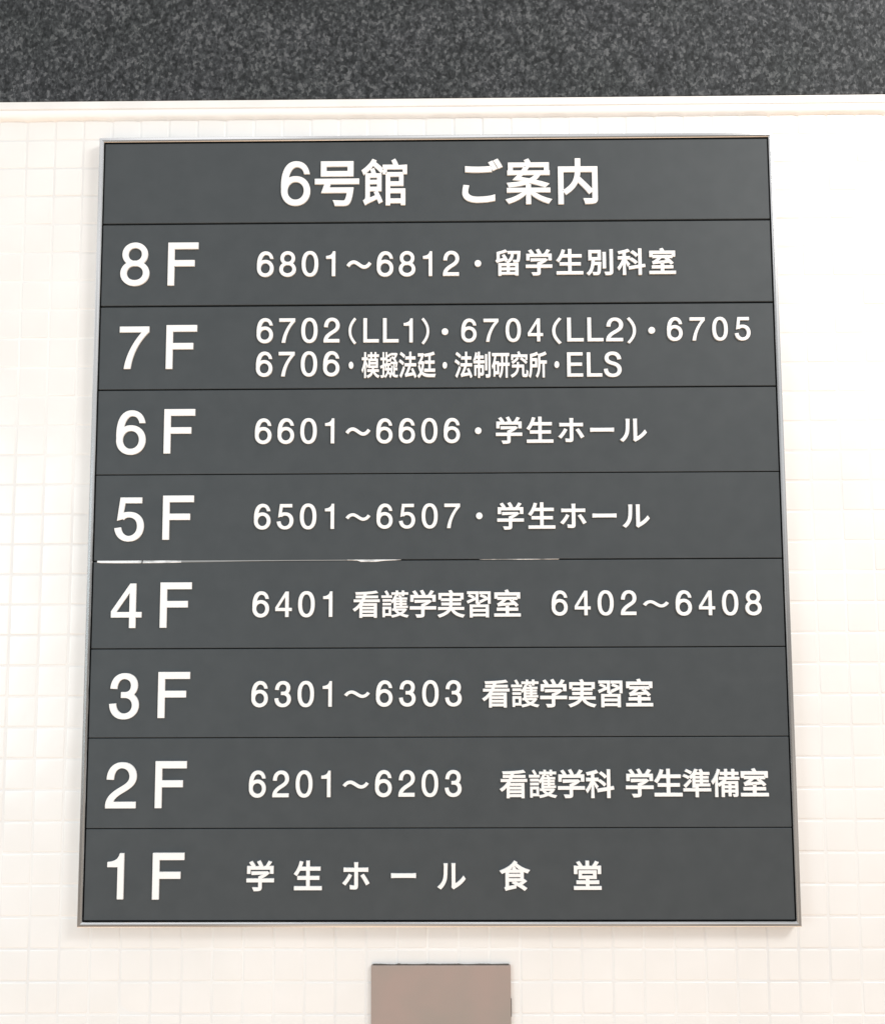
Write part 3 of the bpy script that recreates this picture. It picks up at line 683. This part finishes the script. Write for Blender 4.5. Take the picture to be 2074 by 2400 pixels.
def lettering(items, y_back, y_front, parent, bev=0.3):
    """raised cut characters with softly broken edges, one mesh each"""
    for it in items:
        bm_ = bmesh.new()
        for k, pc in enumerate(glyph_loops(it)):
            pc = [[p for i, p in enumerate(l) if (Vector(p) - Vector(l[i - 1])).length > 0.02] for l in pc]
            big = max(pc, key=lambda l: abs(area2(l)))
            sgn = 1 if area2(big) > 0 else -1
            fr = y_front + 0.05 * k * mm
            if len(pc) > 1 and it[2] not in GLYPH:      # own rings: make the hole run the other way
                pc = [pc[0]] + [l[::-1] if (area2(l) > 0) == (area2(pc[0]) > 0) else l for l in pc[1:]]
            r0 = embolden(pc, -bev * sgn)
            r1 = embolden(pc, -bev * 0.3 * sgn)
            # front face
            vs, fs = [], []
            for l in r0:
                o_ = len(vs)
                vs += [Vector(p) for p in l]
                fs.append(list(range(o_, o_ + len(l))))
            V, E_, F_, *_ = delaunay_2d_cdt(vs, [], fs, 2, 1e-5)
            bv = [bm_.verts.new((p.x * mm, fr, p.y * mm)) for p in V]
            for f in F_:
                try:
                    bm_.faces.new([bv[i] for i in f])
                except ValueError:
                    pass
            # rounded edge and sides
            for a, c, d in zip(r0, r1, pc):
                q = [[bm_.verts.new((p[0] * mm, fr + dd * mm, p[1] * mm)) for p in l] for l, dd in ((a, 0), (c, 0.3 * bev), (d, bev))]
                q.append([bm_.verts.new((p[0] * mm, y_back - 0.02 * mm, p[1] * mm)) for p in d])
                for u, v in zip(q, q[1:]):
                    for i in range(len(u)):
                        j = (i + 1) % len(u)
                        bm_.faces.new((u[i], u[j], v[j], v[i]))
        bmesh.ops.remove_doubles(bm_, verts=bm_.verts[:], dist=1e-7)
        bmesh.ops.recalc_face_normals(bm_, faces=bm_.faces[:])
        c = it[2][-1]
        obj('digit' if c.isascii() and c.isdigit() else KINDS.get(c, 'kanji'), bm_, M['letter'], parent)


# ------------------------------------------------------------------ the directory sign
sign = thing('directory_sign', 'large framed directory sign with nine dark grey slats of raised white lettering', 'directory sign', (0, WALL_Y, ZC))
OY = -WALL_Y                    # children sit in sign space: y = 0 at the wall
FX, FZ, FW = 588.0, 668.7, 8.2
# mitred stainless frame: one profile swept round the four sides
prof = [(0.0, 21.8), (0.0, 1.6), (0.25, 0.8), (0.8, 0.25), (1.6, 0.0), (5.2, 0.0), (6.2, 0.3), (FW - 0.5, 1.0), (FW, 1.8), (FW, 20.0)]   # (inset from outer edge, depth)
bm = bmesh.new()
rings = []
for ins, dep in prof:
    rings.append([bm.verts.new((sx_ * (FX - ins) * mm, OY + dep * mm, sz_ * (FZ - ins) * mm)) for sx_, sz_ in ((-1, -1), (1, -1), (1, 1), (-1, 1))])
for a, c in zip(rings, rings[1:]):
    for i in range(4):
        bm.faces.new((a[i], a[(i + 1) % 4], c[(i + 1) % 4], c[i]))
bmesh.ops.recalc_face_normals(bm, faces=bm.faces[:])
frame = obj('frame', bm, M['frame'], sign)
bm = bmesh.new()
add_box(bm, -0.5795, 0.5795, OY + 11 * mm, OY + 19.5 * mm, -0.6602, 0.6602)
obj('backing_plate', bm, M['back'], sign)

PH = 146.47
ROW_LABEL = ['top slat lettered with the building title', 'slat lettered 8F', 'slat lettered 7F with two lines of rooms', 'slat lettered 6F',
             'slat lettered 5F', 'slat lettered 4F with a modelled glint of light along its top edge', 'slat lettered 3F', 'slat lettered 2F', 'bottom slat lettered 1F']
tilt = random.Random(11)
GAP = [2.0, 3.0, 3.0, 2.4, 1.6, 2.0, 1.8, 1.5, 1.6, 1.6]     # slats are not hung quite evenly
for row in range(9):
    zt = (4.5 - row) * PH
    zb = zt - PH
    up, dn = GAP[row] / 2, GAP[row + 1] / 2
    yo = tilt.uniform(-0.25, 0.25)
    bm = bmesh.new()
    add_box(bm, -0.5782, 0.5782, OY + (3.0 + yo) * mm, OY + 10.8 * mm, (zb + dn) * mm, (zt - up) * mm, 0.0010, 2)
    pan = obj('header_panel' if row == 0 else 'floor_panel', bm, M['panel'], sign)
    pan['label'] = ROW_LABEL[row]
    its = [i for i in LAYOUT if i[0] == row]
    yb, yf = OY + (3.0 + yo) * mm, OY + (0.0 + yo) * mm
    if row == 0:
        lettering(its, yb, yf, pan, 0.45)
    else:
        lettering([i for i in its if i[1] == 'floor'], yb, yf, pan, 0.45)
        lettering([i for i in its if i[1] == 'room'], yb, yf, pan)
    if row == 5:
        # glint on the slat's top edge, shaped as bright and greyer metal strips
        for mk, pts in (('glint', [(-572, 3.0), (-566, 3.8), (-540, 4.3), (-500, 4.3), (-497, 4.1)]),
                        ('glint', [(-495, 4.4), (-450, 4.1), (-430, 3.5)]),
                        ('faint_glint', [(-430, 3.4), (-380, 2.9), (-320, 2.0), (-250, 1.6), (-180, 1.5), (-152, 1.5)]),
                        ('glint', [(-151, 1.1), (-133, 1.6), (-127, 3.8), (-103, 3.8), (-88, 2.0), (-60, 0.9)]),
                        ('glint', [(72, 1.0), (140, 1.2), (205, 0.8)])):
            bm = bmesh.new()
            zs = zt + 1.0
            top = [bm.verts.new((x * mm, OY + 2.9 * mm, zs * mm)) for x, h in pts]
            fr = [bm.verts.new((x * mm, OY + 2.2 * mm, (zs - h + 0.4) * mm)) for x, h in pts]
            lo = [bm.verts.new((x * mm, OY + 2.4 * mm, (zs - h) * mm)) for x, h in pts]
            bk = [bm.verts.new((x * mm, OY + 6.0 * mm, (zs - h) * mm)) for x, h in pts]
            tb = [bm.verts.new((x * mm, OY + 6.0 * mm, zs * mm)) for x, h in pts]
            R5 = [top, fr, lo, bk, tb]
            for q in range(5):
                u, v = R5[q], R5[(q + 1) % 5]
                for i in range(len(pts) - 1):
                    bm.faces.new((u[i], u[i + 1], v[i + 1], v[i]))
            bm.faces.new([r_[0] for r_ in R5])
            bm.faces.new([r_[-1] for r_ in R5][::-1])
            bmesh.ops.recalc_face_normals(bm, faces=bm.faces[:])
            obj('glint_strip', bm, M[mk], pan)

# ------------------------------------------------------------------ taupe plate under the sign
box = thing('wall_plate', 'plain taupe metal plate fixed to the white tiles below the directory sign', 'plate', (0.004, WALL_Y, ZC - 1.000))
BT = 0.2638
bm = bmesh.new()
add_box(bm, -0.1140, 0.1140, -6 * mm, 0.6 * mm, 0.0, BT, 0.0006, 2)
obj('body', bm, M['taupe'], box)
bm = bmesh.new()
rr = random.Random(5)
prev = None
for i in range(161):
    x = -0.1115 + 0.223 * i / 160
    h = 0.75 + 0.22 * math.sin(i * 0.21) + 0.2 * math.sin(i * 0.083 + 2) + rr.uniform(-0.12, 0.12) + (0.9 if i in (29, 30, 31, 32) else 0) + (0.35 if 80 < i < 104 else 0)
    h = max(0.3, h) * mm
    ring = [bm.verts.new((x, y * mm, z)) for y, z in ((-3.6, BT - 0.0002), (-3.4, BT + h * .6), (-2.6, BT + h), (0.5, BT + h), (0.5, BT - 0.0002))]
    if prev:
        for k in range(5):
            bm.faces.new((prev[k], ring[k], ring[(k + 1) % 5], prev[(k + 1) % 5]))
    else:
        bm.faces.new(ring)
    prev = ring
bm.faces.new(prev[::-1])
bmesh.ops.recalc_face_normals(bm, faces=bm.faces[:])
obj('sealant', bm, M['dirt'], box)
bm = bmesh.new()
add_box(bm, 0.1137, 0.1149, -0.0055, -0.0005, 0.184, 0.211, 0.0003, 1)
obj('latch', bm, M['back'], box)
